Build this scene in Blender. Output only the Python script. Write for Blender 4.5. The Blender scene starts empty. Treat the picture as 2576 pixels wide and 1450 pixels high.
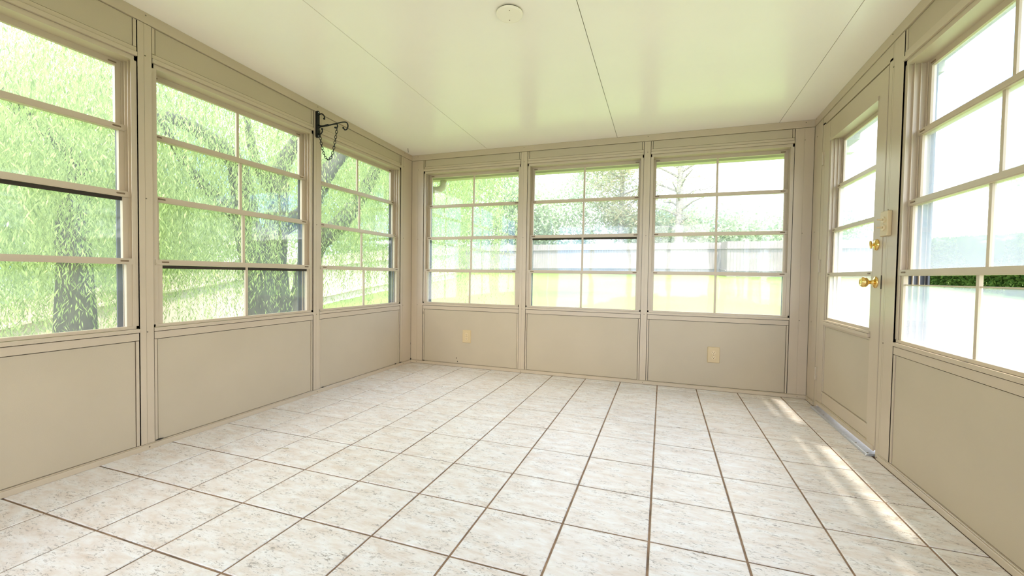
import bpy, bmesh, math, random
import numpy as np
from mathutils import Vector, Matrix
random.seed(7); RNG = np.random.default_rng(11)
C = bpy.context.scene.collection
SC = bpy.context.scene

# ------------------------------------------------------------------ camera
XL, XR, YB, YR = -2.46, 1.063, 3.744, -1.75      # left, right, back walls, rear (behind the camera)
cam_d = bpy.data.cameras.new('camera'); cam = bpy.data.objects.new('camera', cam_d); C.objects.link(cam)
cam_d.sensor_width = 36.0; cam_d.lens = 1056.9 / 2576 * 36.0
cam_d.shift_x = -18.24 / 2576; cam_d.shift_y = -1.14 / 2576
cam_d.clip_start = 0.02; cam_d.clip_end = 400
r_, u_, f_ = (Vector((0.94609554, 0.32353040, 0.01520881)), Vector((-0.02332052, 0.02121032, 0.99950301)),
              Vector((-0.32304703, 0.94598002, -0.02761188)))
mw = Matrix.Identity(4)
for k in range(3):
    mw[k][0], mw[k][1], mw[k][2] = r_[k], u_[k], -f_[k]
mw[2][3] = 0.9109
cam.matrix_world = mw
SC.camera = cam

# ------------------------------------------------------------------ light
SC.view_settings.view_transform = 'Standard'
SC.view_settings.look = 'None'
SC.view_settings.gamma = 1.0
SC.view_settings.use_curve_mapping = False
SC.view_settings.exposure = 2.58
SC.cycles.transparent_max_bounces = 16
SC.cycles.max_bounces = 10
SC.cycles.diffuse_bounces = 6
SC.cycles.sample_clamp_indirect = 6.0

world = bpy.data.worlds.new('sky'); SC.world = world; world.use_nodes = True
nt = world.node_tree; nt.nodes.clear()
def N(nt, t, **kw):
    n = nt.nodes.new(t)
    for k, v in kw.items():
        if k in n.inputs.keys() if isinstance(k, str) else False: n.inputs[k].default_value = v
        else: setattr(n, k, v)
    return n
out = nt.nodes.new('ShaderNodeOutputWorld'); bg = nt.nodes.new('ShaderNodeBackground')
tc = nt.nodes.new('ShaderNodeTexCoord'); mp = nt.nodes.new('ShaderNodeMapping'); mp.inputs['Scale'].default_value = (1, 1, 2.2)
nz = nt.nodes.new('ShaderNodeTexNoise'); nz.inputs['Scale'].default_value = 2.3; nz.inputs['Detail'].default_value = 6
cr = nt.nodes.new('ShaderNodeValToRGB'); cr.color_ramp.elements[0].position = 0.42; cr.color_ramp.elements[1].position = 0.54
cr.color_ramp.elements[0].color = (0.17, 0.38, 0.85, 1); cr.color_ramp.elements[1].color = (1.0, 0.975, 0.94, 1)
nt.links.new(tc.outputs['Generated'], mp.inputs['Vector']); nt.links.new(mp.outputs['Vector'], nz.inputs['Vector'])
nt.links.new(nz.outputs['Fac'], cr.inputs['Fac']); nt.links.new(cr.outputs['Color'], bg.inputs['Color'])
bg.inputs['Strength'].default_value = 1.2
nt.links.new(bg.outputs['Background'], out.inputs['Surface'])

sun_d = bpy.data.lights.new('sun', 'SUN'); sun_d.energy = 2.2; sun_d.angle = math.radians(5.0); sun_d.color = (1.0, 0.94, 0.84)
sun = bpy.data.objects.new('sun', sun_d); C.objects.link(sun)
sdir = Vector((-0.28, 0.35, -1.0)).normalized()
sun.rotation_euler = sdir.to_track_quat('-Z', 'Y').to_euler()
sun.location = (3, -4, 12)

def portal(name, loc, rot, sx, sz):
    d = bpy.data.lights.new(name, 'AREA'); d.shape = 'RECTANGLE'; d.size = sx; d.size_y = sz
    d.cycles.is_portal = True
    o = bpy.data.objects.new(name, d); C.objects.link(o); o.location = loc; o.rotation_euler = rot
portal('sky_portal', (XL - 0.25, 1.0, 1.28), (0, math.radians(-90), 0), 1.5, 5.4)
portal('sky_portal', (-0.7, YB + 0.2, 1.28), (math.radians(-90), 0, 0), 3.5, 1.5)
portal('sky_portal', (-0.7, YR - 0.12, 1.08), (math.radians(90), 0, 0), 3.3, 2.0)
portal('sky_portal', (XR + 0.25, 1.0, 1.28), (0, math.radians(90), 0), 1.5, 5.4)

# ------------------------------------------------------------------ materials
def new_mat(name):
    m = bpy.data.materials.new(name); m.use_nodes = True
    return m, m.node_tree, m.node_tree.nodes['Principled BSDF']
def lk(nt, a, b): nt.links.new(a, b)
def painted(name, col, rough=0.45, var=0.05, scale=3.0, spec=0.5, bump=0.0, bscale=200, metallic=0.0, streak=None):
    m, nt, b = new_mat(name)
    tc = nt.nodes.new('ShaderNodeTexCoord')
    n = nt.nodes.new('ShaderNodeTexNoise'); n.inputs['Scale'].default_value = scale; n.inputs['Detail'].default_value = 5
    vec = tc.outputs['Object']
    if streak:
        mpn = nt.nodes.new('ShaderNodeMapping'); mpn.inputs['Scale'].default_value = streak
        lk(nt, vec, mpn.inputs['Vector']); vec = mpn.outputs['Vector']
    lk(nt, vec, n.inputs['Vector'])
    r = nt.nodes.new('ShaderNodeValToRGB')
    c0 = [max(0, c * (1 - var)) for c in col]; c1 = [min(1, c * (1 + var)) for c in col]
    r.color_ramp.elements[0].position = 0.3; r.color_ramp.elements[1].position = 0.7
    r.color_ramp.elements[0].color = (*c0, 1); r.color_ramp.elements[1].color = (*c1, 1)
    lk(nt, n.outputs['Fac'], r.inputs['Fac']); lk(nt, r.outputs['Color'], b.inputs['Base Color'])
    b.inputs['Roughness'].default_value = rough; b.inputs['Specular IOR Level'].default_value = spec
    b.inputs['Metallic'].default_value = metallic
    if bump:
        n2 = nt.nodes.new('ShaderNodeTexNoise'); n2.inputs['Scale'].default_value = bscale; n2.inputs['Detail'].default_value = 3
        bp = nt.nodes.new('ShaderNodeBump'); bp.inputs['Strength'].default_value = bump; bp.inputs['Distance'].default_value = 0.002
        lk(nt, tc.outputs['Object'], n2.inputs['Vector']); lk(nt, n2.outputs['Fac'], bp.inputs['Height']); lk(nt, bp.outputs['Normal'], b.inputs['Normal'])
    return m
TRIM = (0.535, 0.43, 0.305)
M_trim = painted('beige_frame_enamel', TRIM, 0.30, 0.03)
M_panel = painted('cream_panel', (0.49, 0.40, 0.277), 0.5, 0.03, 4, bump=0.12, bscale=260)
M_gap = painted('dark_joint', (0.035, 0.025, 0.016), 0.9, 0.2)
M_ceil = painted('white_ceiling_panel', (0.95, 0.865, 0.79), 0.22, 0.015, 2.0, spec=0.55)
M_jamb_shade = painted('charcoal_jamb_shade', (0.035, 0.04, 0.055), 0.6, 0.1)  # near-black colour for the shade around jambs and tracks
M_latch = painted('brown_latch', (0.20, 0.13, 0.07), 0.45, 0.1)
M_screw = painted('dull_screw', (0.20, 0.16, 0.11), 0.4, 0.1, metallic=0.5)
M_alu = painted('bare_aluminium', (0.62, 0.64, 0.68), 0.35, 0.12, 60, metallic=0.8)
M_iron = painted('black_iron', (0.006, 0.006, 0.008), 0.45, 0.2, spec=0.3)
M_cream = painted('cream_plastic', (0.60, 0.45, 0.25), 0.35, 0.02)
M_creaml = painted('pale_cream_plastic', (0.68, 0.53, 0.32), 0.35, 0.02)
M_slot = painted('dark_slot', (0.03, 0.02, 0.01), 0.8, 0.1)
M_disk = painted('white_plastic', (0.93, 0.84, 0.72), 0.5, 0.01)
M_brass = painted('polished_brass', (0.83, 0.58, 0.20), 0.12, 0.03, metallic=1.0)
M_ext = painted('beige_siding', (0.62, 0.56, 0.44), 0.6, 0.04)
M_gutter = painted('cream_gutter', (0.62, 0.56, 0.34), 0.45, 0.05)
M_soffit = painted('grey_green_soffit', (0.25, 0.26, 0.17), 0.6, 0.25, 40)
M_dirt = painted('black_dirt', (0.02, 0.015, 0.01), 0.9, 0.2)
M_gold = painted('dry_grass_blade', (0.35, 0.27, 0.12), 0.8, 0.2)

def tile_mat():
    m, nt, b = new_mat('mottled_cream_tile')
    tc = nt.nodes.new('ShaderNodeTexCoord')
    oi = nt.nodes.new('ShaderNodeObjectInfo')
    off = nt.nodes.new('ShaderNodeVectorMath'); off.operation = 'SCALE'
    comb = nt.nodes.new('ShaderNodeCombineXYZ')
    lk(nt, oi.outputs['Random'], comb.inputs[0]); lk(nt, oi.outputs['Random'], comb.inputs[1]); lk(nt, oi.outputs['Random'], comb.inputs[2])
    lk(nt, comb.outputs[0], off.inputs[0]); off.inputs['Scale'].default_value = 37.0
    add = nt.nodes.new('ShaderNodeVectorMath'); add.operation = 'ADD'
    lk(nt, tc.outputs['Object'], add.inputs[0]); lk(nt, off.outputs[0], add.inputs[1])
    mp = nt.nodes.new('ShaderNodeMapping'); mp.inputs['Rotation'].default_value = (0, 0, 0.45); mp.inputs['Scale'].default_value = (1.0, 2.6, 1)
    lk(nt, add.outputs[0], mp.inputs['Vector'])
    def noise(s, d, rgh=0.6, dist=0.0):
        n = nt.nodes.new('ShaderNodeTexNoise'); n.inputs['Scale'].default_value = s; n.inputs['Detail'].default_value = d
        n.inputs['Roughness'].default_value = rgh; n.inputs['Distortion'].default_value = dist
        lk(nt, mp.outputs['Vector'], n.inputs['Vector']); return n
    n1 = noise(11, 8, 0.68, 0.3); n2 = noise(52, 8, 0.75, 0.8); n3 = noise(9, 3)
    base = nt.nodes.new('ShaderNodeValToRGB'); e = base.color_ramp.elements
    e[0].position = 0.33; e[0].color = (0.655, 0.55, 0.465, 1); e[1].position = 0.66; e[1].color = (0.80, 0.775, 0.75, 1)
    e2 = base.color_ramp.elements.new(0.5); e2.color = (0.74, 0.675, 0.62, 1)
    lk(nt, n1.outputs['Fac'], base.inputs['Fac'])
    speck = nt.nodes.new('ShaderNodeValToRGB'); speck.color_ramp.elements[0].position = 0.41; speck.color_ramp.elements[0].color = (1, 1, 1, 1)
    speck.color_ramp.elements[1].position = 0.46; speck.color_ramp.elements[1].color = (0, 0, 0, 1)
    lk(nt, n2.outputs['Fac'], speck.inputs['Fac'])
    gate = nt.nodes.new('ShaderNodeMapRange'); gate.inputs['From Min'].default_value = 0.42; gate.inputs['From Max'].default_value = 0.56
    lk(nt, n3.outputs['Fac'], gate.inputs['Value'])
    mul = nt.nodes.new('ShaderNodeMath'); mul.operation = 'MULTIPLY'
    lk(nt, speck.outputs['Color'], mul.inputs[0]); lk(nt, gate.outputs[0], mul.inputs[1])
    mul2 = nt.nodes.new('ShaderNodeMath'); mul2.operation = 'MULTIPLY'; mul2.inputs[1].default_value = 0.85
    lk(nt, mul.outputs[0], mul2.inputs[0])
    mix = nt.nodes.new('ShaderNodeMix'); mix.data_type = 'RGBA'; mix.inputs['B'].default_value = (0.27, 0.225, 0.19, 1)
    lk(nt, mul2.outputs[0], mix.inputs['Factor']); lk(nt, base.outputs['Color'], mix.inputs['A'])
    lk(nt, mix.outputs['Result'], b.inputs['Base Color'])
    rr = nt.nodes.new('ShaderNodeMapRange'); rr.inputs['To Min'].default_value = 0.24; rr.inputs['To Max'].default_value = 0.42
    lk(nt, n1.outputs['Fac'], rr.inputs['Value']); lk(nt, rr.outputs[0], b.inputs['Roughness'])
    bp = nt.nodes.new('ShaderNodeBump'); bp.inputs['Strength'].default_value = 0.35; bp.inputs['Distance'].default_value = 0.002
    lk(nt, n2.outputs['Fac'], bp.inputs['Height']); lk(nt, bp.outputs['Normal'], b.inputs['Normal'])
    b.inputs['Specular IOR Level'].default_value = 0.5
    return m
M_tile = tile_mat()
M_grout = painted('brown_grout', (0.25, 0.155, 0.09), 0.9, 0.4, 14, bump=0.5, bscale=400)

def vinyl(name, haze, tint=(0.97, 0.98, 0.97)):
    """clear vinyl glazing: passes light, scatters some (haze), reflects at grazing angles"""
    m = bpy.data.materials.new(name); m.use_nodes = True; nt = m.node_tree; nt.nodes.clear()
    o = nt.nodes.new('ShaderNodeOutputMaterial')
    tr = nt.nodes.new('ShaderNodeBsdfTransparent'); tr.inputs['Color'].default_value = (*tint, 1)
    tl = nt.nodes.new('ShaderNodeBsdfTranslucent'); tl.inputs['Color'].default_value = (0.93, 0.95, 0.97, 1)
    gl = nt.nodes.new('ShaderNodeBsdfGlossy'); gl.inputs['Roughness'].default_value = 0.03
    lw = nt.nodes.new('ShaderNodeLayerWeight'); lw.inputs['Blend'].default_value = 0.5
    pw = nt.nodes.new('ShaderNodeMath'); pw.operation = 'POWER'; pw.inputs[1].default_value = 5.0; lk(nt, lw.outputs['Facing'], pw.inputs[0])
    fr = nt.nodes.new('ShaderNodeMath'); fr.operation = 'MULTIPLY_ADD'; fr.inputs[1].default_value = 0.92; fr.inputs[2].default_value = 0.07; lk(nt, pw.outputs[0], fr.inputs[0])
    tc = nt.nodes.new('ShaderNodeTexCoord'); nz = nt.nodes.new('ShaderNodeTexNoise'); nz.inputs['Scale'].default_value = 2.0
    mr = nt.nodes.new('ShaderNodeMapRange'); mr.inputs['To Min'].default_value = haze * 0.8; mr.inputs['To Max'].default_value = haze * 1.2
    n2 = nt.nodes.new('ShaderNodeTexNoise'); n2.inputs['Scale'].default_value = 3.0
    bp = nt.nodes.new('ShaderNodeBump'); bp.inputs['Strength'].default_value = 0.15; bp.inputs['Distance'].default_value = 0.01
    lk(nt, tc.outputs['Object'], nz.inputs['Vector']); lk(nt, tc.outputs['Object'], n2.inputs['Vector'])
    lk(nt, n2.outputs['Fac'], bp.inputs['Height']); lk(nt, bp.outputs['Normal'], gl.inputs['Normal'])
    lk(nt, nz.outputs['Fac'], mr.inputs['Value'])
    m1 = nt.nodes.new('ShaderNodeMixShader'); m2 = nt.nodes.new('ShaderNodeMixShader')
    lk(nt, mr.outputs[0], m1.inputs[0]); lk(nt, tr.outputs[0], m1.inputs[1]); lk(nt, tl.outputs[0], m1.inputs[2])
    lk(nt, fr.outputs[0], m2.inputs[0]); lk(nt, m1.outputs[0], m2.inputs[1]); lk(nt, gl.outputs[0], m2.inputs[2])
    lk(nt, m2.outputs[0], o.inputs['Surface'])
    return m
M_vinyl_l = vinyl('clear_vinyl', 0.10)
M_vinyl_b = vinyl('cloudy_vinyl', 0.13)
M_vinyl_r = vinyl('milky_vinyl', 0.28)

def leafmat(name, c0, c1, trans=0.45, scale=0.8):
    m = bpy.data.materials.new(name); m.use_nodes = True; nt = m.node_tree; nt.nodes.clear()
    o = nt.nodes.new('ShaderNodeOutputMaterial')
    at = nt.nodes.new('ShaderNodeAttribute'); at.attribute_name = 'tone'
    r = nt.nodes.new('ShaderNodeValToRGB'); r.color_ramp.elements[0].color = (*c0, 1); r.color_ramp.elements[1].color = (*c1, 1)
    lk(nt, at.outputs['Fac'], r.inputs['Fac'])
    d = nt.nodes.new('ShaderNodeBsdfDiffuse'); t = nt.nodes.new('ShaderNodeBsdfTranslucent'); mx = nt.nodes.new('ShaderNodeMixShader')
    mx.inputs[0].default_value = trans
    lk(nt, r.outputs['Color'], d.inputs['Color']); lk(nt, r.outputs['Color'], t.inputs['Color'])
    lk(nt, d.outputs[0], mx.inputs[1]); lk(nt, t.outputs[0], mx.inputs[2]); lk(nt, mx.outputs[0], o.inputs['Surface'])
    return m
M_willow = leafmat('willow_leaf', (0.14, 0.23, 0.06), (0.52, 0.63, 0.25))
M_leafpale = leafmat('pale_tree_leaf', (0.30, 0.38, 0.24), (0.56, 0.64, 0.44))
M_leafrust = leafmat('rusty_pine_needle', (0.30, 0.40, 0.24), (0.62, 0.50, 0.34))
M_leafdark = leafmat('dark_shrub_leaf', (0.24, 0.34, 0.20), (0.46, 0.56, 0.36))
M_hedge = leafmat('hedge_leaf', (0.03, 0.07, 0.015), (0.09, 0.15, 0.03))
M_bark = painted('willow_bark', (0.055, 0.058, 0.038), 0.9, 0.4, 9, bump=0.8, bscale=30, streak=(3, 3, 0.6))
M_barkp = painted('grey_bark', (0.30, 0.26, 0.24), 0.9, 0.3, 9)
M_fence = painted('weathered_fence_board', (0.62, 0.51, 0.41), 0.8, 0.2, 2.2, streak=(3, 3, 0.5))
M_fenceb = painted('grey_fence_board', (0.22, 0.19, 0.175), 0.8, 0.15, 1.2)
def grassmat():
    m, nt, b = new_mat('lawn_grass')
    tc = nt.nodes.new('ShaderNodeTexCoord')
    n = nt.nodes.new('ShaderNodeTexNoise'); n.inputs['Scale'].default_value = 0.35; n.inputs['Detail'].default_value = 6
    n2 = nt.nodes.new('ShaderNodeTexNoise'); n2.inputs['Scale'].default_value = 25; n2.inputs['Detail'].default_value = 4
    ad = nt.nodes.new('ShaderNodeMath'); ad.operation = 'ADD'; ml = nt.nodes.new('ShaderNodeMath'); ml.operation = 'MULTIPLY'; ml.inputs[1].default_value = 0.5
    lk(nt, tc.outputs['Object'], n.inputs['Vector']); lk(nt, tc.outputs['Object'], n2.inputs['Vector'])
    lk(nt, n2.outputs['Fac'], ml.inputs[0]); lk(nt, n.outputs['Fac'], ad.inputs[0]); lk(nt, ml.outputs[0], ad.inputs[1])
    r = nt.nodes.new('ShaderNodeValToRGB'); e = r.color_ramp.elements
    e[0].position = 0.55; e[0].color = (0.09, 0.16, 0.04, 1); e[1].position = 0.95; e[1].color = (0.17, 0.21, 0.06, 1)
    lk(nt, ad.outputs[0], r.inputs['Fac']); lk(nt, r.outputs['Color'], b.inputs['Base Color'])
    b.inputs['Roughness'].default_value = 0.9; b.inputs['Specular IOR Level'].default_value = 0.1
    return m
M_grass = grassmat()

# ------------------------------------------------------------------ mesh helpers
class MB:
    """collects solids; build() links them as ONE mesh object"""
    def __init__(s): s.v = []; s.f = []; s.mi = []
    def hexa(s, p, mi=0):
        b = len(s.v); s.v += [tuple(q) for q in p]
        for f in ((0, 1, 2, 3), (7, 6, 5, 4), (0, 4, 5, 1), (1, 5, 6, 2), (2, 6, 7, 3), (3, 7, 4, 0)):
            s.f.append(tuple(b + i for i in f)); s.mi.append(mi)
    def box(s, x0, x1, y0, y1, z0, z1, mi=0):
        s.hexa([(x0, y0, z0), (x1, y0, z0), (x1, y1, z0), (x0, y1, z0), (x0, y0, z1), (x1, y0, z1), (x1, y1, z1), (x0, y1, z1)], mi)
    def tube(s, pts, rad, seg=8, closed=False, cap=True, mi=0):
        P = [Vector(p) for p in pts]; n = len(P); b = len(s.v)
        rads = rad if isinstance(rad, (list, tuple)) else [rad] * n
        nrm = None
        for i in range(n):
            if closed: t = (P[(i + 1) % n] - P[i - 1]).normalized()
            else: t = (P[min(i + 1, n - 1)] - P[max(i - 1, 0)]).normalized()
            if nrm is None:
                nrm = t.orthogonal().normalized()
            nrm = (nrm - t * nrm.dot(t)).normalized(); bi = t.cross(nrm)
            for k in range(seg):
                a = 2 * math.pi * k / seg
                s.v.append(tuple(P[i] + rads[i] * (math.cos(a) * nrm + math.sin(a) * bi)))
        for i in range(n if closed else n - 1):
            j = (i + 1) % n
            for k in range(seg):
                s.f.append((b + i * seg + k, b + i * seg + (k + 1) % seg, b + j * seg + (k + 1) % seg, b + j * seg + k)); s.mi.append(mi)
        if cap and not closed:
            s.f.append(tuple(b + k for k in range(seg))[::-1]); s.mi.append(mi)
            s.f.append(tuple(b + (n - 1) * seg + k for k in range(seg))); s.mi.append(mi)
    def lathe(s, prof, org, axis, seg=32, mi=0):
        """prof: list of (radius, distance along axis)"""
        a = Vector(axis).normalized(); x = a.orthogonal().normalized(); y = a.cross(x); b = len(s.v); o = Vector(org)
        for r, h in prof:
            for k in range(seg):
                t = 2 * math.pi * k / seg
                s.v.append(tuple(o + a * h + r * (math.cos(t) * x + math.sin(t) * y)))
        for i in range(len(prof) - 1):
            for k in range(seg):
                s.f.append((b + i * seg + k, b + i * seg + (k + 1) % seg, b + (i + 1) * seg + (k + 1) % seg, b + (i + 1) * seg + k)); s.mi.append(mi)
        s.f.append(tuple(b + k for k in range(seg))[::-1]); s.mi.append(mi)
        s.f.append(tuple(b + (len(prof) - 1) * seg + k for k in range(seg))); s.mi.append(mi)
    def build(s, name, mats, parent=None, smooth=False, bevel=0.0, origin=None):
        me = bpy.data.meshes.new(name)
        org = Vector(origin) if origin else Vector((0, 0, 0))
        me.from_pydata([tuple(Vector(p) - org) for p in s.v], [], s.f)
        bm = bmesh.new(); bm.from_mesh(me); bmesh.ops.recalc_face_normals(bm, faces=bm.faces); bm.to_mesh(me); bm.free()
        for m in (mats if isinstance(mats, (list, tuple)) else [mats]): me.materials.append(m)
        me.polygons.foreach_set('material_index', s.mi)
        if smooth: me.polygons.foreach_set('use_smooth', [True] * len(me.polygons))
        o = bpy.data.objects.new(name, me); C.objects.link(o); o.location = org
        if parent is not None:
            o.parent = parent; o.matrix_parent_inverse = Matrix.Identity(4)
            o.location = org - world_loc(parent)
        if bevel:
            md = o.modifiers.new('bevel', 'BEVEL'); md.width = bevel; md.segments = 1; md.limit_method = 'ANGLE'
        return o
def world_loc(o):
    l = Vector((0, 0, 0))
    while o is not None: l += o.location; o = o.parent
    return l
def tag(o, label=None, cat=None, group=None, kind=None):
    if label: o['label'] = label
    if cat: o['category'] = cat
    if group: o['group'] = group
    if kind: o['kind'] = kind
    return o
def empty(name, loc):
    o = bpy.data.objects.new(name, None); C.objects.link(o); o.location = loc; o.empty_display_size = 0.1; return o
def WX(side):
    """wall coordinates: u along the wall, w outward, z up"""
    if side == 'left': return lambda u, w, z: (XL - w, u, z)
    if side == 'right': return lambda u, w, z: (XR + w, u, z)
    return lambda u, w, z: (u, YB + w, z)
def wbox(mb, F, u0, u1, w0, w1, z0, z1, z1b=None, z0b=None, mi=0):
    """box in wall coordinates; z1b / z0b = top / bottom height at u1 when it slopes"""
    t1 = z1 if z1b is None else z1b; t0 = z0 if z0b is None else z0b
    mb.hexa([F(u0, w0, z0), F(u1, w0, t0), F(u1, w1, t0), F(u0, w1, z0), F(u0, w0, z1), F(u1, w0, t1), F(u1, w1, t1), F(u0, w1, z1)], mi)
def wpart(name, F, parent, mat, *boxes, bevel=0.0, label=None):
    mb = MB()
    for b in boxes: wbox(mb, F, *b)
    o = mb.build(name, mat, parent, bevel=bevel)
    if label: o['label'] = label
    return o
def ceil_z(y): return 2.122 + 0.0279 * (YB - y)
SILL, HEAD = 0.60, 1.955
G = 0.0019          # half a joint

# ------------------------------------------------------------------ walls
walls = {}
def core(side, openings, u0, u1):
    """solid wall behind the facing, with the openings left out"""
    F = WX(side); mb = MB(); cz = (lambda u: ceil_z(u)) if side != 'back' else (lambda u: ceil_z(YB))
    a = u0
    for (o0, o1, zb, zt) in sorted(openings):
        if o0 > a: wbox(mb, F, a, o0, 0.012, 0.105, 0, cz(a), cz(o0))
        if zb > 0: wbox(mb, F, o0, o1, 0.012, 0.105, 0, zb)
        wbox(mb, F, o0, o1, 0.012, 0.105, zt, cz(o0), cz(o1))
        a = o1
    if a < u1: wbox(mb, F, a, u1, 0.012, 0.105, 0, cz(a), cz(u1))
    # outer siding
    ex = MB(); o = mb.build('wall_' + side, [M_gap]); tag(o, {'left': 'beige framed wall of vinyl windows on the willow side', 'back': 'beige far wall with three windows and two outlets',
        'right': 'beige wall holding the glazed door'}[side], 'wall', kind='structure')
    a = u0
    for (o0, o1, zb, zt) in sorted(openings):
        if o0 > a: wbox(ex, F, a, o0, 0.106, 0.115, -0.5, cz(a), cz(o0))
        if zb > 0: wbox(ex, F, o0, o1, 0.106, 0.115, -0.5, zb)
        wbox(ex, F, o0, o1, 0.106, 0.115, zt, cz(o0), cz(o1)); a = o1
    if a < u1: wbox(ex, F, a, u1, 0.106, 0.115, -0.5, cz(a), cz(u1))
    ex.build('siding', M_ext, o)
    walls[side] = o
    return o
left_win = [(-1.76 + 0.0, -0.79), (-0.76, 0.272), (0.333, 1.362), (1.425, 2.457), (2.518, 3.55)]
right_win = [(-1.72, -0.72), (-0.66, 0.32), (0.38, 1.37), (1.432, 2.500)]
back_win = [(-2.318, -1.279), (-1.213, -0.176), (-0.120, 0.930)]
DOOR = (2.628, 3.528)
core('left', [(a, b, SILL, HEAD) for a, b in left_win[1:]], YR, YB + 0.10)
core('back', [(a, b, SILL, HEAD) for a, b in back_win], XL - 0.0, XR + 0.0)
core('right', [(a, b, SILL, HEAD) for a, b in right_win[1:]] + [(DOOR[0], DOOR[1], 0, 2.025)], YR, YB + 0.10)

def post(side, u0, u1, groove=None):
    F = WX(side); W = walls[side]; cz = ceil_z if side != 'back' else (lambda u: ceil_z(YB))
    g = groove if groove is not None else (u0 + u1) / 2 - 0.003
    zt0, zt1 = cz(u0) - 0.056, cz(u1) - 0.056
    mb = MB()
    wbox(mb, F, u0 + G, g - .0006, -0.004, 0.011, 0.031, cz(u0) - 0.056, cz(g) - 0.056)
    wbox(mb, F, g + .0006, u1 - G, -0.004, 0.011, 0.031, cz(g) - 0.056, cz(u1) - 0.056)
    wbox(mb, F, u0 + G, u1 - G, -0.0025, 0.006, 0.031, zt0, zt1)
    mb.build('post', M_trim, W)
    um = g + 0.004
    for z in (cz(um) - 0.018, HEAD + 0.02, 1.27, 0.60, 0.014):
        s = MB(); s.lathe([(0.0034, 0), (0.0030, 0.0016), (0.0010, 0.0021)], F(um, -0.0045 if 0.05 < z < 2.06 else -0.013, z), Vector(F(0, -1, 0)) - Vector(F(0, 0, 0)), 8)
        s.build('screw', M_screw, W)
def bay(side, u0, u1, fl=0.016, fr=0.016):
    """infill above and below a window"""
    F = WX(side); W = walls[side]; cz = ceil_z if side != 'back' else (lambda u: ceil_z(YB))
    mb = MB()
    wbox(mb, F, u0 + G, u1 - G, -0.002, 0.011, 0.5605, 0.5965)
    wbox(mb, F, u0 + G, u0 + fl - G, -0.001, 0.011, 0.031, 0.5575)
    wbox(mb, F, u1 - fr + G, u1 - G, -0.001, 0.011, 0.031, 0.5575)
    mb.build('panel_trim', M_trim, W)
    wpart('kick_panel', F, W, M_panel, (u0 + fl + G, u1 - fr - G, 0.002, 0.011, 0.032, 0.557))
    wpart('head_lip', F, W, M_trim, (u0 + G, u1 - G, -0.009, 0.011, HEAD + 0.001, HEAD + 0.021))
    mb = MB()
    wbox(mb, F, u0 + G, u1 - G, -0.002, 0.011, HEAD + 0.0245, HEAD + 0.044)
    t0, t1 = cz(u0), cz(u1)
    k = (t1 - t0) / (u1 - u0)
    wbox(mb, F, u0 + G, u0 + fl - G, -0.001, 0.011, HEAD + 0.0465, t0 - .056, t0 + k * fl - .056)
    wbox(mb, F, u1 - fr + G, u1 - G, -0.001, 0.011, HEAD + 0.0465, t1 - k * fr - .056, t1 - .056)
    mb.build('header_trim', M_trim, W)
    wpart('header_panel', F, W, M_panel, (u0 + fl + G, u1 - fr - G, 0.001, 0.011, HEAD + 0.0465, t0 + k * fl - .056, t1 - k * fr - .056))

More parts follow.
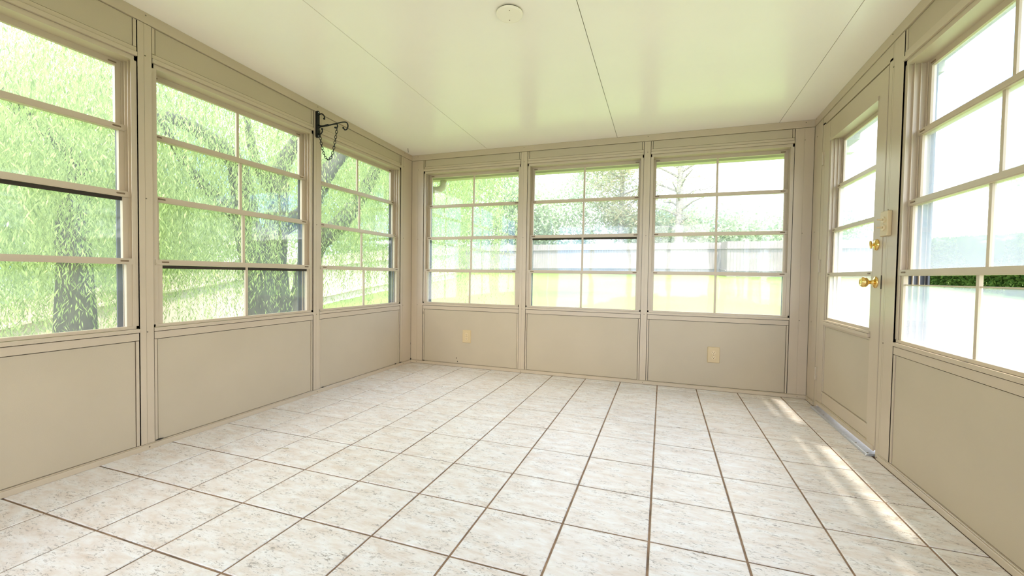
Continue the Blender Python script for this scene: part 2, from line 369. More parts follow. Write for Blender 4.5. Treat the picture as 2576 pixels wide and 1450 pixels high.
def window(n, side, u0, u1, vin, where, gap_row=None, strip_row=None, latch_c=None, muntin=True):
    F = WX(side); fr = MB(); T = 0.010
    zs, zh = SILL, HEAD
    wbox(fr, F, u0, u0 + T, 0.003, 0.104, zs, zh); wbox(fr, F, u1 - T, u1, 0.003, 0.104, zs, zh)
    wbox(fr, F, u0, u1, 0.003, 0.104, zh - 0.022, zh); wbox(fr, F, u0, u1, -0.007, 0.104, zs, zs + 0.018)
    wbox(fr, F, u0, u1, 0.003, 0.012, zs + 0.0195, zs + 0.0335)
    for k in range(4):                       # track fins between the sliding sashes
        w = 0.0035 + 0.0245 * k
        for a, b in ((u0 + T, u0 + T + 0.013), (u1 - T - 0.013, u1 - T)): wbox(fr, F, a, b, w, w + 0.0028, zs + 0.03, zh - 0.02)
    root = fr.build('window_%d' % n, M_trim); tag(root, where, 'window', kind='structure')
    # dark outer frame: shade in the sash tracks put into its colour
    wpart('jamb_shade_frame', F, root, M_jamb_shade, (u0 + T, u0 + T + 0.022, 0.1045, 0.112, zs + 0.02, zh - 0.02), (u1 - T - 0.022, u1 - T, 0.1045, 0.112, zs + 0.02, zh - 0.02),
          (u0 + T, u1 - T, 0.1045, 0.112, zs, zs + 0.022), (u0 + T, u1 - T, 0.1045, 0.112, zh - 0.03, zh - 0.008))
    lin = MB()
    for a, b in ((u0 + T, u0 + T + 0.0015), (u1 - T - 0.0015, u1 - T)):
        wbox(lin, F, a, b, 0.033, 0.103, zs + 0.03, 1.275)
    lin.build('track_shade', M_jamb_shade, root, )  # dark jamb strips: track shade behind the lower panes, done in colour
    rails = [1.932, 1.605, 1.280, 0.953]
    sst = 0.036; HR = 0.0145
    for k in range(4):
        w0 = 0.081 - 0.0245 * k; w1 = w0 + 0.018
        drop = 0.0
        zt = rails[k] + HR - (0.0 if k else 0.012); zb = (rails[k + 1] - 0.010) if k < 3 else zs + 0.021
        if gap_row == k: drop = 0.040
        a0, a1 = u0 + T + 0.0015, u1 - T - 0.0015
        sm = MB()
        tw = -0.006 if k else 0.0
        wbox(sm, F, a0 - (.0 if k == 0 else -.0), a1, w0 + tw, w1, zt - 2 * HR, zt)       # top rail
        if k: wbox(sm, F, a0 + .004, a1 - .004, w0 + tw - 0.002, w0, zt - 2 * HR + .004, zt - 2 * HR + .012)   # pull lip
        wbox(sm, F, a0, a0 + sst - 0.0015, w0, w1, zb, zt - 2 * HR); wbox(sm, F, a1 - sst + 0.0015, a1, w0, w1, zb, zt - 2 * HR)
        wbox(sm, F, a0 + sst, a1 - sst, w0, w1, zb, zb + (0.013 if k == 3 else 0.02))
        if gap_row == k: wbox(sm, F, a0 + sst, a1 - sst, w0 + 0.004, w1 - 0.004, zt - 2 * HR - drop - 0.005, zt - 2 * HR - drop)
        s = sm.build('sash', M_trim, root)
        gz0, gz1 = zb + 0.008, zt - 2 * HR + 0.004 - (drop + .004 if drop else 0)
        gw = (w0 + w1) / 2; um = (u0 + u1) / 2
        mu = 0.008 if muntin else 0
        for (p0, p1) in (((a0 + sst - .004, um), (um, a1 - sst + .004)) if muntin else ((a0 + sst - .004, a1 - sst + .004),)):
            pm = MB(); b = 0; pm.v = [F(p0, gw, gz0), F(p1, gw, gz0), F(p1, gw, gz1), F(p0, gw, gz1)]; pm.f = [(0, 1, 2, 3)]; pm.mi = [0]
            pm.build('pane', vin, s)
        if muntin: wpart('muntin', F, s, M_trim, (um - mu, um + mu, gw - 0.007, gw + 0.005, zb + 0.004, zt - 2 * HR + 0.001))
        if k: 
            for uc in (a0 + 0.045, a1 - 0.045):
                wpart('latch', F, s, M_latch, (uc - 0.017, uc + 0.017, w0 + tw - 0.0035, w0 + tw + 0.001, zt - 0.017, zt - 0.009), bevel=0.002)
        else:
            for uc in (a0 + 0.045, a1 - 0.045):
                wpart('latch', F, s, M_latch, (uc - 0.017, uc + 0.017, w0 - 0.0035, w0 + 0.001, zt - 0.020, zt - 0.013), bevel=0.002)
        if strip_row == k:     # black strip under the rail
            wpart('rail_strip', F, s, M_slot, (a0 + sst, a1 - sst, w0 + 0.003, w1 - 0.003, zt - 2 * HR - 0.017, zt - 2 * HR - 0.001), label='black strip under the rail')
    return root

# ---- left wall
window(1, 'left', *left_win[2], M_vinyl_l, 'sliding vinyl window nearest the camera on the left wall, partly out of frame', strip_row=2)
window(2, 'left', *left_win[3], M_vinyl_l, 'large left wall window between the two posts, willow trunk behind it', strip_row=3)
window(3, 'left', *left_win[4], M_vinyl_l, 'left wall window next to the far corner, beside the hanging chain')
window(4, 'back', *back_win[0], M_vinyl_b, 'far wall window in the left corner above the smaller-looking outlet')
window(5, 'back', *back_win[1], M_vinyl_b, 'middle window of the far wall', strip_row=2)
window(6, 'back', *back_win[2], M_vinyl_b, 'far wall window next to the door corner')
window(7, 'right', *right_win[3], M_vinyl_r, 'hazy right wall window beside the light switch', gap_row=3)
window(8, 'left', *left_win[1], M_vinyl_l, 'left wall window behind the camera')
window(9, 'right', *right_win[2], M_vinyl_r, 'right wall window behind the camera')
window(10, 'right', *right_win[1], M_vinyl_r, 'right wall window at the rear')
for a, b in left_win[1:]: bay('left', a, b)
for a, b in back_win: bay('back', a, b)
for a, b in right_win[1:]: bay('right', a, b, fl=0.02, fr=0.02)
post('left', 1.362, 1.425); post('left', 2.457, 2.518); post('left', 0.272, 0.333); post('left', 3.55, YB - 0.004, groove=3.592)
post('left', -0.82, -0.76); post('right', -0.72, -0.66)
post('back', XL + 0.004, -2.318, groove=-2.385); post('back', -1.279, -1.213, groove=-1.252); post('back', -0.176, -0.120, groove=-0.150); post('back', 0.930, XR - 0.004, groove=0.993)
post('right', 2.500, 2.604, groove=2.590); post('right', 1.37, 1.432); post('right', 0.32, 0.38); post('right', 3.570, YB - 0.004, groove=3.675)

# ---- trims along the ceiling, base tracks
def ztrim(n, side, u0, u1):
    F = WX(side); mb = MB(); cz = ceil_z if side != 'back' else (lambda u: ceil_z(YB))
    wbox(mb, F, u0, u1, -0.008, 0.011, cz(u0) - .0535, cz(u0) - .0008, cz(u1) - .0008, cz(u1) - .0535)
    o = mb.build('trim_%d' % n, M_trim); tag(o, 'beige trim strip where the %s wall meets the ceiling' % side, 'trim', kind='structure')
ztrim(1, 'left', YR, YB - 0.009); ztrim(2, 'back', XL, XR); ztrim(3, 'right', YR, YB - 0.009)
def base(side, spans):
    F = WX(side); mb = MB()
    for a, b in spans:
        wbox(mb, F, a, b, -0.012, 0.011, 0.0, 0.026); wbox(mb, F, a, b, -0.006, 0.011, 0.026, 0.0295)
    o = mb.build('baseboard_' + side, M_trim, bevel=0.001); tag(o, 'low beige base track along the foot of the %s wall' % side, 'baseboard', kind='structure')
base('left', [(YR, YB - 0.013)]); base('back', [(XL, XR)]); base('right', [(YR, 2.606), (3.57, YB - 0.013)])

# ---- rear wall behind the camera; wide glazing added to brighten the room
mb = MB(); mb.box(XL, XR, YR - 0.1, YR, 0, .08); mb.box(XL, XR, YR - 0.1, YR, 2.08, 2.3); mb.box(XL, XL + .15, YR - 0.1, YR, .08, 2.08); mb.box(XR - .15, XR, YR - 0.1, YR, .08, 2.08)
wr = mb.build('wall_rear', M_ext); tag(wr, 'beige rear wall behind the camera, wide glazing added for light', 'wall', kind='structure')
mb = MB()
for k in range(4):
    a = XL + .15 + k * .80575
    mb.box(a, a + .04, YR - .08, YR - .02, .08, 2.08); mb.box(a + .76575, a + .80575, YR - .08, YR - .02, .08, 2.08); mb.box(a, a + .80575, YR - .08, YR - .02, .08, .14); mb.box(a, a + .80575, YR - .08, YR - .02, 2.02, 2.08)
    pm = MB(); pm.v = [(a + .035, YR - .05, .13), (a + .77, YR - .05, .13), (a + .77, YR - .05, 2.03), (a + .035, YR - .05, 2.03)]; pm.f = [(0, 1, 2, 3)]; pm.mi = [0]; pm.build('pane', M_vinyl_l, wr)
mb.build('added_glazing_frame', M_trim, wr)

# ------------------------------------------------------------------ floor
mb = MB(); mb.box(XL - .11, XR + .11, YR - 0.05, YB + 0.11, -0.5, -0.0035)
floor = mb.build('floor', M_grout); tag(floor, 'cream tiled floor with brown grout lines', 'floor', kind='structure')
S = 0.3048; TX0, TY0 = -0.025, 1.5024
def tile_mesh(w, d):
    g = 0.0040; c = 0.0022; h = 0.0035
    x0, x1, y0, y1 = -w / 2 + g, w / 2 - g, -d / 2 + g, d / 2 - g
    v = []
    for (i, z) in ((0, -h), (0, -c * .7), (c, 0.0)):
        v += [(x0 + i, y0 + i, z), (x1 - i, y0 + i, z), (x1 - i, y1 - i, z), (x0 + i, y1 - i, z)]
    f = [(8, 9, 10, 11)]
    for l in (0, 4):
        for k in range(4): f.append((l + k, l + (k + 1) % 4, l + 4 + (k + 1) % 4, l + 4 + k))
    me = bpy.data.meshes.new('tile'); me.from_pydata(v, [], f); me.materials.append(M_tile); return me
cache = {}
for i in range(-8, 4):
    xa, xb = TX0 + i * S, TX0 + (i + 1) * S
    xa = max(xa, XL + 0.0); xb = min(xb, XR - 0.010)
    if xb - xa < 0.02: continue
    for j in range(-10, 8):
        ya, yb = TY0 + j * S, TY0 + (j + 1) * S
        ya = max(ya, YR); yb = min(yb, YB - 0.010)
        if yb - ya < 0.02: continue
        key = (round(xb - xa, 3), round(yb - ya, 3))
        if key not in cache: cache[key] = tile_mesh(*key)
        o = bpy.data.objects.new('tile', cache[key]); C.objects.link(o)
        o.location = ((xa + xb) / 2, (ya + yb) / 2, random.uniform(-0.0006, 0.0004)); o.rotation_euler = (random.uniform(-.0016, .0016), random.uniform(-.0016, .0016), random.uniform(-.0015, .0015))
        o.parent = floor

# ------------------------------------------------------------------ ceiling
mb = MB()
mb.hexa([(XL - .1, YR - .1, ceil_z(YR - .1) + .012), (XR + .1, YR - .1, ceil_z(YR - .1) + .012), (XR + .1, YB + .1, ceil_z(YB + .1) + .012), (XL - .1, YB + .1, ceil_z(YB + .1) + .012),
         (XL - .1, YR - .1, ceil_z(YR - .1) + .09), (XR + .1, YR - .1, ceil_z(YR - .1) + .09), (XR + .1, YB + .1, ceil_z(YB + .1) + .09), (XL - .1, YB + .1, ceil_z(YB + .1) + .09)])
ceiling = mb.build('ceiling', M_gap); tag(ceiling, 'smooth cream ceiling of four-foot panels', 'ceiling', kind='structure')
seams = [XL, -1.620, -0.402, 0.820, XR]
for a, b in zip(seams[:-1], seams[1:]):
    g = 0.0017; a0 = a + (g if a > XL else -.01); b0 = b - (g if b < XR else -.01); y0, y1 = YR - .02, YB + .01
    mb = MB(); z0, z1 = ceil_z(y0), ceil_z(y1)
    mb.hexa([(a0, y0, z0), (b0, y0, z0), (b0, y1, z1), (a0, y1, z1), (a0, y0, z0 + .012), (b0, y0, z0 + .012), (b0, y1, z1 + .012), (a0, y1, z1 + .012)])
    mb.build('ceiling_panel', M_ceil, ceiling)

# ------------------------------------------------------------------ door (in the right wall)
F = WX('right'); d0, d1 = 2.640, 3.515
mb = MB()
wbox(mb, F, DOOR[0] - .022, d0 - 0.004, -0.003, 0.10, 0.0, 2.028); wbox(mb, F, d1 + 0.004, DOOR[1] + 0.040, -0.003, 0.10, 0.0, 2.028)
wbox(mb, F, DOOR[0] - .022, DOOR[1] + 0.040, -0.003, 0.10, 2.016, ceil_z(2.6) - .056, ceil_z(3.57) - .056)
door = mb.build('door_1', M_trim); tag(door, 'beige half-glazed storm door in the right wall with brass hardware', 'door', kind='structure')
wpart('door_stop', F, door, M_gap, (d0 - 0.004, d0 + 0.03, 0.045, 0.098, 0.02, 2.015), (d1 - 0.03, d1 + 0.004, 0.045, 0.098, 0.02, 2.015), (d0, d1, 0.045, 0.098, 1.99, 2.015))
DB, DT = 0.035, 2.010; ga, gb = 2.737, 3.425
dw0, dw1 = 0.000, 0.042
wpart('stile', F, door, M_trim, (d0 + .001, ga - .002, dw0 - .004, dw1, DB, DT - .004), (d0 + .004, ga - .028, dw0 - .0046, dw1, DB + .004, DT - .008))
wpart('stile', F, door, M_trim, (gb + .002, d1 - .001, dw0 - .004, dw1, DB, DT - .004))
wpart('rail', F, door, M_trim, (ga, gb, dw0 - .003, dw1, 1.892, DT - .004))
wpart('rail', F, door, M_trim, (ga, gb, dw0 - .006, dw1, DB, 0.058), (ga, gb, dw0 - .001, dw1, 0.060, 0.124), (ga, gb, dw0 - .004, dw1, 0.126, 0.140))
wpart('kick_panel', F, door, M_panel, (ga + .014, gb - .014, dw0 + .003, dw1, 0.143, 0.592))
wpart('panel_trim', F, door, M_trim, (ga + .001, ga + .0125, dw0 - .001, dw1, 0.143, 0.606), (gb - .0125, gb - .001, dw0 - .001, dw1, 0.143, 0.606), (ga + .0125, gb - .0125, dw0 - .001, dw1, 0.594, 0.606))
wpart('sill_rail', F, door, M_trim, (ga + .004, gb - .004, dw0 - .016, dw1, 0.610, 0.628), (ga + .004, gb - .004, dw0 - .010, dw1, 0.6295, 0.640))
wpart('door_sweep', F, door, M_trim, (d0 + .001, d1 - .001, dw0 - .012, dw0 - .004, 0.030, 0.054))
# door glazing: four sliding sashes in an insert frame
zs, zh = 0.640, 1.890
mb = MB()
dz = 0.085
wbox(mb, F, ga + .001, ga + .008, 0.0, dz, zs, zh); wbox(mb, F, gb - .008, gb - .001, 0.0, dz, zs, zh)
wbox(mb, F, ga + .001, gb - .001, -0.009, 0.004, zh - .022, zh); wbox(mb, F, ga + .001, gb - .001, 0.004, dz, zh - .014, zh); wbox(mb, F, ga + .001, gb - .001, 0.0, dz, zs - .012, zs + .004)
for k in range(4):
    w = 0.0005 + 0.0205 * k
    for a, b in ((ga + .008, ga + .020), (gb - .020, gb - .008)): wbox(mb, F, a, b, w, w + .0025, zs, zh - .01)
ins = mb.build('insert_frame', M_trim, door)
drails = [1.865, 1.548, 1.252, 0.952]
for k in range(4):
    w0 = 0.066 - 0.0205 * k; w1 = w0 + 0.015; HRR = 0.0125
    a0, a1 = ga + .009, gb - .009; sst = 0.030
    zt = drails[k] + HRR; zb = drails[k + 1] - .009 if k < 3 else zs + .004
    sm = MB(); tw = -.005 if k else 0
    wbox(sm, F, a0, a1, w0 + tw, w1, zt - 2 * HRR, zt)
    wbox(sm, F, a0, a0 + sst - .0015, w0, w1, zb, zt - 2 * HRR); wbox(sm, F, a1 - sst + .0015, a1, w0, w1, zb, zt - 2 * HRR)
    wbox(sm, F, a0 + sst, a1 - sst, w0, w1, zb, zb + .014)
    s = sm.build('sash', M_trim, door)
    gw = (w0 + w1) / 2
    pm = MB(); pm.v = [F(a0 + sst - .004, gw, zb + .008), F(a1 - sst + .004, gw, zb + .008), F(a1 - sst + .004, gw, zt - 2 * HRR + .003), F(a0 + sst - .004, gw, zt - 2 * HRR + .003)]
    pm.f = [(0, 1, 2, 3)]; pm.mi = [0]; pm.build('pane', M_vinyl_r, s)
    if k:
        for uc in (a0 + .04, a1 - .04): wpart('latch', F, s, M_latch, (uc - .015, uc + .015, w0 + tw - .003, w0 + tw + .001, zt - .015, zt - .008), bevel=.002)
# hinges
for z in (1.776, 1.014, 0.243):
    mb = MB()
    for a, b in ((-.046, -.018), (-.017, .017), (.018, .046)): mb.lathe([(.0055, a), (.0062, a + .001), (.0062, b - .001), (.0055, b)], F(3.540, -.008, z), (0, 0, 1), 14)
    h = mb.build('hinge', M_trim, door, smooth=False)
    wpart('hinge_leaf', F, h, M_trim, (3.522, 3.560, -0.0055, -0.001, z - .046, z + .046))
# threshold
mb = MB(); mb.hexa([(XR - .042, d0 + .002, 0.001), (XR + .09, d0 + .002, .001), (XR + .09, d1, .001), (XR - .042, d1, .001), (XR - .036, d0 + .002, 0.011), (XR + .09, d0 + .002, .018), (XR + .09, d1, .018), (XR - .036, d1, .011)])
th = mb.build('threshold', M_alu, door, bevel=.001); th['label'] = 'bare aluminium threshold strip under the door'
for y in (2.66, 2.80, 3.3):
    s = MB(); s.lathe([(.004, 0), (.003, .0015)], (XR - .025, y, .0115), (0, 0, 1), 8); s.build('screw', M_screw, th)
# brass knob, deadbolt
IN = Vector((-1, 0, 0))
mb = MB(); mb.lathe([(.030, 0), (.031, .003), (.029, .006), (.024, .009), (.016, .012), (.0115, .016), (.0105, .022)], (XR - .004, 2.698, .906), IN, 36)
kn = mb.build('door_knob', M_brass, door, smooth=True); kn['label'] = 'polished brass door knob'
mb = MB(); mb.lathe([(.009, 0), (.0095, .008), (.012, .012), (.0225, .019), (.0265, .025), (.0275, .033), (.026, .039), (.021, .044), (.0195, .046), (.013, .0462), (.012, .0445), (.007, .0445)], (XR - .024, 2.698, .906), IN, 36)
mb.build('knob_ball', M_brass, kn, smooth=True)
mb = MB(); mb.lathe([(.029, 0), (.030, .003), (.0265, .009), (.017, .013), (.0145, .0145)], (XR - .004, 2.698, 1.103), IN, 36)
db = mb.build('deadbolt', M_brass, door, smooth=True); db['label'] = 'polished brass deadbolt rose with thumb turn'
mb = MB(); mb.lathe([(.006, 0), (.006, .010)], (XR - .018, 2.698, 1.103), IN, 16); mb.lathe([(.004, -.020), (.0055, -.014), (.0062, 0), (.0055, .014), (.004, .020)], (XR - .031, 2.698, 1.103), (0, .25, 1), 14)
mb.build('thumb_turn', M_brass, db, smooth=True)
wpart('strike_opening', F, door, M_slot, (d0 - .005, d0 + .002, -.0052, .004, 0.872, 0.942), label='dark latch gap beside the knob')

# ------------------------------------------------------------------ outlets and switch
def outlet(name, u, z, label, w=.092, h=.128):
    t = empty(name, (u, YB + .002, z)); tag(t, label, 'outlet')
    mb = MB(); mb.hexa([(u - w / 2, YB + .002, z - h / 2), (u + w / 2, YB + .002, z - h / 2), (u + w / 2, YB + .002, z + h / 2), (u - w / 2, YB + .002, z + h / 2),
                        (u - w / 2 + .004, YB - .006, z - h / 2 + .004), (u + w / 2 - .004, YB - .006, z - h / 2 + .004), (u + w / 2 - .004, YB - .006, z + h / 2 - .004), (u - w / 2 + .004, YB - .006, z + h / 2 - .004)])
    mb.build('cover_plate', M_cream, t, bevel=.0012)
    for dz_ in (.0195, -.0195):
        mb = MB(); mb.lathe([(.0168, 0), (.0165, .0024), (.0150, .003)], (u, YB - .0058, z + dz_), (0, -1, 0), 28)
        r = mb.build('socket', M_creaml, t)
        s = MB()
        for dx, hh in ((-.0063, .0085), (.0063, .0068)): s.box(u + dx - .0013, u + dx + .0013, YB - .0093, YB - .0085, z + dz_ + .003 - hh / 2, z + dz_ + .003 + hh / 2)
        s.lathe([(.0026, 0), (.0026, .0008)], (u, YB - .0085, z + dz_ - .0075), (0, -1, 0), 10)
        s.build('slot', M_slot, r)
    mb = MB(); mb.lathe([(.003, 0), (.0028, .0012)], (u, YB - .0058, z), (0, -1, 0), 12); mb.build('screw', M_latch, t)
outlet('wall_outlet', -1.819, 0.306, 'cream duplex outlet on the left far wall panel, near the corner')
outlet('wall_outlet', 0.405, 0.2905, 'cream duplex outlet on the right far wall panel, near the door', w=.094, h=.130)

u, z = 2.588, 1.200; w, h = .074, .124
sw = empty('light_switch', (XR - .004, u, z)); tag(sw, 'cream switch plate with two round bosses and thin levers beside the door', 'light switch')
mb = MB(); mb.box(XR - .024, XR - .0045, u - w / 2, u + w / 2, z - h / 2, z + h / 2)
mb.build('switch_plate', M_cream, sw, bevel=.0025)
for dz_ in (.0195, -.0195):
    mb = MB(); mb.lathe([(.0165, 0), (.0158, .0035), (.0140, .0045)], (XR - .024, u, z + dz_), IN, 26)
    r = mb.build('boss', M_creaml, sw)
    mb = MB(); mb.lathe([(.006, 0), (.0045, .004), (.0032, .018), (.0040, .022), (.0028, .024)], (XR - .0285, u, z + dz_ + .001), IN, 14); mb.build('lever', M_cream, r, smooth=True)

# ------------------------------------------------------------------ ceiling cover disc
cx, cy = -0.724, 1.915; cz_ = ceil_z(cy); nrm = Vector((0, -0.0279, -1)).normalized()
t = empty('ceiling_disc', (cx, cy, cz_)); tag(t, 'round white plastic cover disc screwed to the ceiling', 'ceiling cover')
mb = MB(); mb.lathe([(.056, 0.0), (.056, .0075)], (cx, cy, cz_), nrm, 40); mb.build('base', M_slot, t)  # near-black base: the shadow behind the disc put into its colour
mb = MB(); mb.lathe([(.0600, .0065), (.0640, .0085), (.0640, .0115), (.0615, .0145), (.056, .0158)], (cx, cy, cz_), nrm, 56); cov = mb.build('cover', M_disk, t)
for dx, dy in ((-.012, .034), (.012, -.034)):
    mb = MB(); mb.lathe([(.0028, 0), (.0024, .001)], (cx + dx, cy + dy, cz_ - .0158 + .0279 * -dy), nrm, 10); mb.build('screw', M_latch, t)

# ------------------------------------------------------------------ wrought iron bracket and chain
BY = 2.487
br = empty('plant_bracket', (XL + .004, BY, 2.01)); tag(br, 'black wrought iron scroll bracket screwed to the left wall post', 'bracket')
def bz(ctrl, n=14):
    """smooth curve through points (x, z) in the bracket's plane"""
    P = [Vector((x, BY, z)) for x, z in ctrl]; P = [2 * P[0] - P[1]] + P + [2 * P[-1] - P[-2]]; out = []
    for i in range(1, len(P) - 2):
        for k in range(n):
            t = k / n
            out.append(0.5 * ((2 * P[i]) + (-P[i - 1] + P[i + 1]) * t + (2 * P[i - 1] - 5 * P[i] + 4 * P[i + 1] - P[i + 2]) * t * t + (-P[i - 1] + 3 * P[i] - 3 * P[i + 1] + P[i + 2]) * t ** 3))
    out.append(P[-2]); return out
mb = MB()
hw = .0125
prof = [(BY + hw * math.cos(a), 2.098 + hw * math.sin(a)) for a in np.linspace(0, math.pi, 9)] + [(BY + hw * math.cos(a), 1.925 + hw * math.sin(a)) for a in np.linspace(math.pi, 2 * math.pi, 9)]
n = len(prof)
for x in (XL + .0045, XL + .020):
    mb.v += [(x, p[0], p[1]) for p in prof]
mb.f += [tuple(range(n)), tuple(range(2 * n - 1, n - 1, -1))] + [(k, (k + 1) % n, n + (k + 1) % n, n + k) for k in range(n)]; mb.mi += [0] * (n + 2)
pl = mb.build('back_plate', M_iron, br)
for z in (2.098, 1.925):
    s = MB(); s.lathe([(.0036, 0), (.003, .0015)], (XL + .020, BY, z), (1, 0, 0), 10); s.build('screw', M_alu, pl)
x0 = XL + .018
def curl(name, ctrl, r, tipr=.0075):
    c = bz(ctrl); mb = MB(); mb.tube(c, r, 8); e = c[-1]
    mb.lathe([(.001, -tipr), (tipr * .7, -tipr * .7), (tipr, 0), (tipr * .7, tipr * .7), (.001, tipr)], e, (0, 1, 0), 12)
    return mb.build(name, M_iron, br, smooth=True)
curl('arm', [(x0, 2.006), (XL + .05, 1.996), (XL + .12, 1.996), (XL + .19, 2.001), (XL + .245, 2.004), (XL + .278, 1.997), (XL + .289, 1.973), (XL + .280, 1.951), (XL + .262, 1.947), (XL + .248, 1.962)], .0045)
curl('lower_arm', [(x0, 1.976), (XL + .035, 1.989), (XL + .07, 1.991), (XL + .12, 1.994), (XL + .170, 1.997), (XL + .192, 1.994), (XL + .196, 1.978), (XL + .186, 1.968), (XL + .176, 1.972)], .0045)
curl('upper_scroll', [(x0, 2.072), (XL + .032, 2.083), (XL + .052, 2.085), (XL + .070, 2.072), (XL + .078, 2.052), (XL + .074, 2.046)], .0042, .008)
curl('lower_scroll', [(x0, 1.942), (XL + .034, 1.937), (XL + .050, 1.944), (XL + .058, 1.960), (XL + .055, 1.973)], .0042, .008)
mb = MB(); mb.tube([(XL + .085, BY, 1.9945), (XL + .112, BY, 1.9965)], .0078, 10); mb.build('collar', M_iron, br, smooth=True)
# chain: real links hung in a curve between the two hooks
ch = empty('hanging_chain', (XL + .036, BY, 1.936)); tag(ch, 'short black link chain hanging in a loop from the bracket', 'chain')
A = Vector((XL + .036, BY, 1.935)); B = Vector((XL + .192, BY, 1.968))
path = [A, Vector((XL + .040, BY, 1.90)), Vector((XL + .050, BY, 1.855)), Vector((XL + .068, BY, 1.800)), Vector((XL + .092, BY, 1.757)), Vector((XL + .117, BY, 1.745)), Vector((XL + .140, BY, 1.764)),
        Vector((XL + .160, BY, 1.812)), Vector((XL + .172, BY, 1.865)), Vector((XL + .184, BY, 1.925)), B]
cp = bz([(p.x, p.z) for p in path], 30)
L = [0.0]
for a, b in zip(cp[:-1], cp[1:]): L.append(L[-1] + (b - a).length)
nl = 24; step = L[-1] / nl
def at_len(s):
    for i in range(len(L) - 1):
        if L[i + 1] >= s: f = (s - L[i]) / max(1e-9, L[i + 1] - L[i]); return cp[i].lerp(cp[i + 1], f)
    return cp[-1]
link_me = None
for k in range(nl):
    p = at_len((k + .5) * step); d = (at_len(min(L[-1], (k + .5) * step + .004)) - at_len((k + .5) * step - .004)).normalized()
    if link_me is None:
        lm = MB(); hl, hw2 = step * .5 + .0022, .0070; pts = []
        for a in np.linspace(-math.pi / 2, math.pi / 2, 7): pts.append((hw2 * math.cos(a + math.pi / 2) * 1.0, 0, (hl - hw2) + hw2 * math.sin(a + math.pi / 2)))
        for a in np.linspace(math.pi / 2, 3 * math.pi / 2, 7): pts.append((hw2 * math.cos(a + math.pi / 2), 0, -(hl - hw2) + hw2 * math.sin(a + math.pi / 2)))
        lm.tube(pts, .0021, 6, closed=True); o = lm.build('link', M_iron, ch, smooth=True); link_me = o.data
    else:
        o = bpy.data.objects.new('link', link_me); C.objects.link(o); o.parent = ch
    q = d.to_track_quat('Z', 'Y'); o.rotation_mode = 'QUATERNION'
    o.rotation_quaternion = q @ Matrix.Rotation(math.radians(55 if k % 2 else -25), 4, 'Z').to_quaternion(); o.location = p - ch.location

# small marks: dirt in corners, dry grass blades tracked onto the tiles, sealed drill hole
def blob(name, p, r, mat, n=8, sc=(1, 1, 1), parent=None):
    mb = MB(); mb.lathe([(r * .3, -r), (r, -r * .2), (r * .8, r * .5), (r * .2, r)], (0, 0, 0), (0, 0, 1), n)
    mb.v = [(v[0] * sc[0] + p[0], v[1] * sc[1] + p[1], v[2] * sc[2] + p[2]) for v in mb.v]; return mb.build(name, mat, parent)
for p, r, sc in (((XL + .006, YB - .006, .036), .008, (1, 1, 1.3)), ((XL + .003, YB - .005, .195), .004, (1, 1, 4)), ((-2.305, YB - .004, .032), .004, (5, 1, .8)),
                 ((XL + .004, 3.48, .033), .004, (1, 4, 1)), ((XL + .004, 3.56, .033), .004, (1, 6, .8)), ((XL + .004, 2.55, .033), .004, (1, 3, 1)), ((XL + .004, 1.445, .035), .004, (1, 5, .8)),
                 ((-1.93, YB + .001, .083), .0045, (1, .6, 1.2)), ((-1.918, YB + .001, .050), .004, (1, .6, 1.6)), ((-2.312, YB, .52), .003, (1, .6, 8))):
    blob('dirt_spot', p, r, M_dirt, sc=sc, parent=walls['left'] if p[0] < XL + .02 else walls['back'])
GB = [((-0.085, 1.215), .4, .05, 'bent dry grass blade on the near middle tiles'), ((-0.10, 1.245), 1.4, .035, 'short dry grass blade beside the bent one'), ((.215, 1.16), 2.2, .06, 'dry grass blade on the near tiles right of the middle'),
      ((.215, 2.02), .2, .05, 'dry grass blade between the middle of the floor and the sun patch'), ((-1.86, 1.62), .5, .06, 'long dry grass blade on the tiles by the left wall post')]
for (x, y), a, l, lab in GB:
    mb = MB(); mb.tube([(x, y, .0022), (x + l * .5 * math.cos(a) - .004, y + l * .5 * math.sin(a), .005), (x + l * math.cos(a), y + l * math.sin(a), .0022)], .0009, 5)
    o = mb.build('grass_blade', M_gold); tag(o, lab, 'grass blade', group='dry grass blades on the floor')
mb = MB(); mb.tube([(-2.36, 3.52, ceil_z(3.52)), (-2.36, 3.522, ceil_z(3.52) - .012), (-2.357, 3.523, ceil_z(3.52) - .036), (-2.360, 3.521, ceil_z(3.52) - .040)], .0018, 6)
tag(mb.build('ceiling_hook', M_iron), 'thin dark wire hook in the ceiling near the far left corner', 'hook')

# ------------------------------------------------------------------ outside: roof edge, gutter, downspout
mb = MB()
x0, x1, y0, y1 = XL - .14, XR + .325, YR - 0.2, YB + .30
mb.hexa([(x0, y0, ceil_z(y0) + .095), (x1, y0, ceil_z(y0) + .095), (x1, y1, ceil_z(y1) + .095), (x0, y1, ceil_z(y1) + .095), (x0, y0, ceil_z(y0) + .15), (x1, y0, ceil_z(y0) + .15), (x1, y1, ceil_z(y1) + .15), (x0, y1, ceil_z(y1) + .15)])
roof = mb.build('roof', M_ext); tag(roof, 'flat insulated sunroom roof with projecting eaves', 'roof', kind='structure')
mb = MB(); mb.box(XR + .118, XR + .325, YR, YB + .26, 2.085, 2.20); mb.box(XL - .1, XR + .325, YB + .118, YB + .30, 1.985, 2.20); mb.box(XR + .20, XR + .325, 2.86, YB + .30, 2.03, 2.09)
mb.build('soffit', M_soffit, roof)
mb = MB(); yg = YB + .30
prof = [(0, 2.06), (0, 1.938), (.085, 1.938), (.105, 1.975), (.105, 2.02), (.12, 2.06), (.112, 2.06), (.098, 2.02), (.098, 1.98), (.08, 1.946), (.006, 1.946), (.006, 2.06)]
n = len(prof)
for x in (XL - .16, XR + .36): mb.v += [(x, yg + .002 + p[0], p[1]) for p in prof]
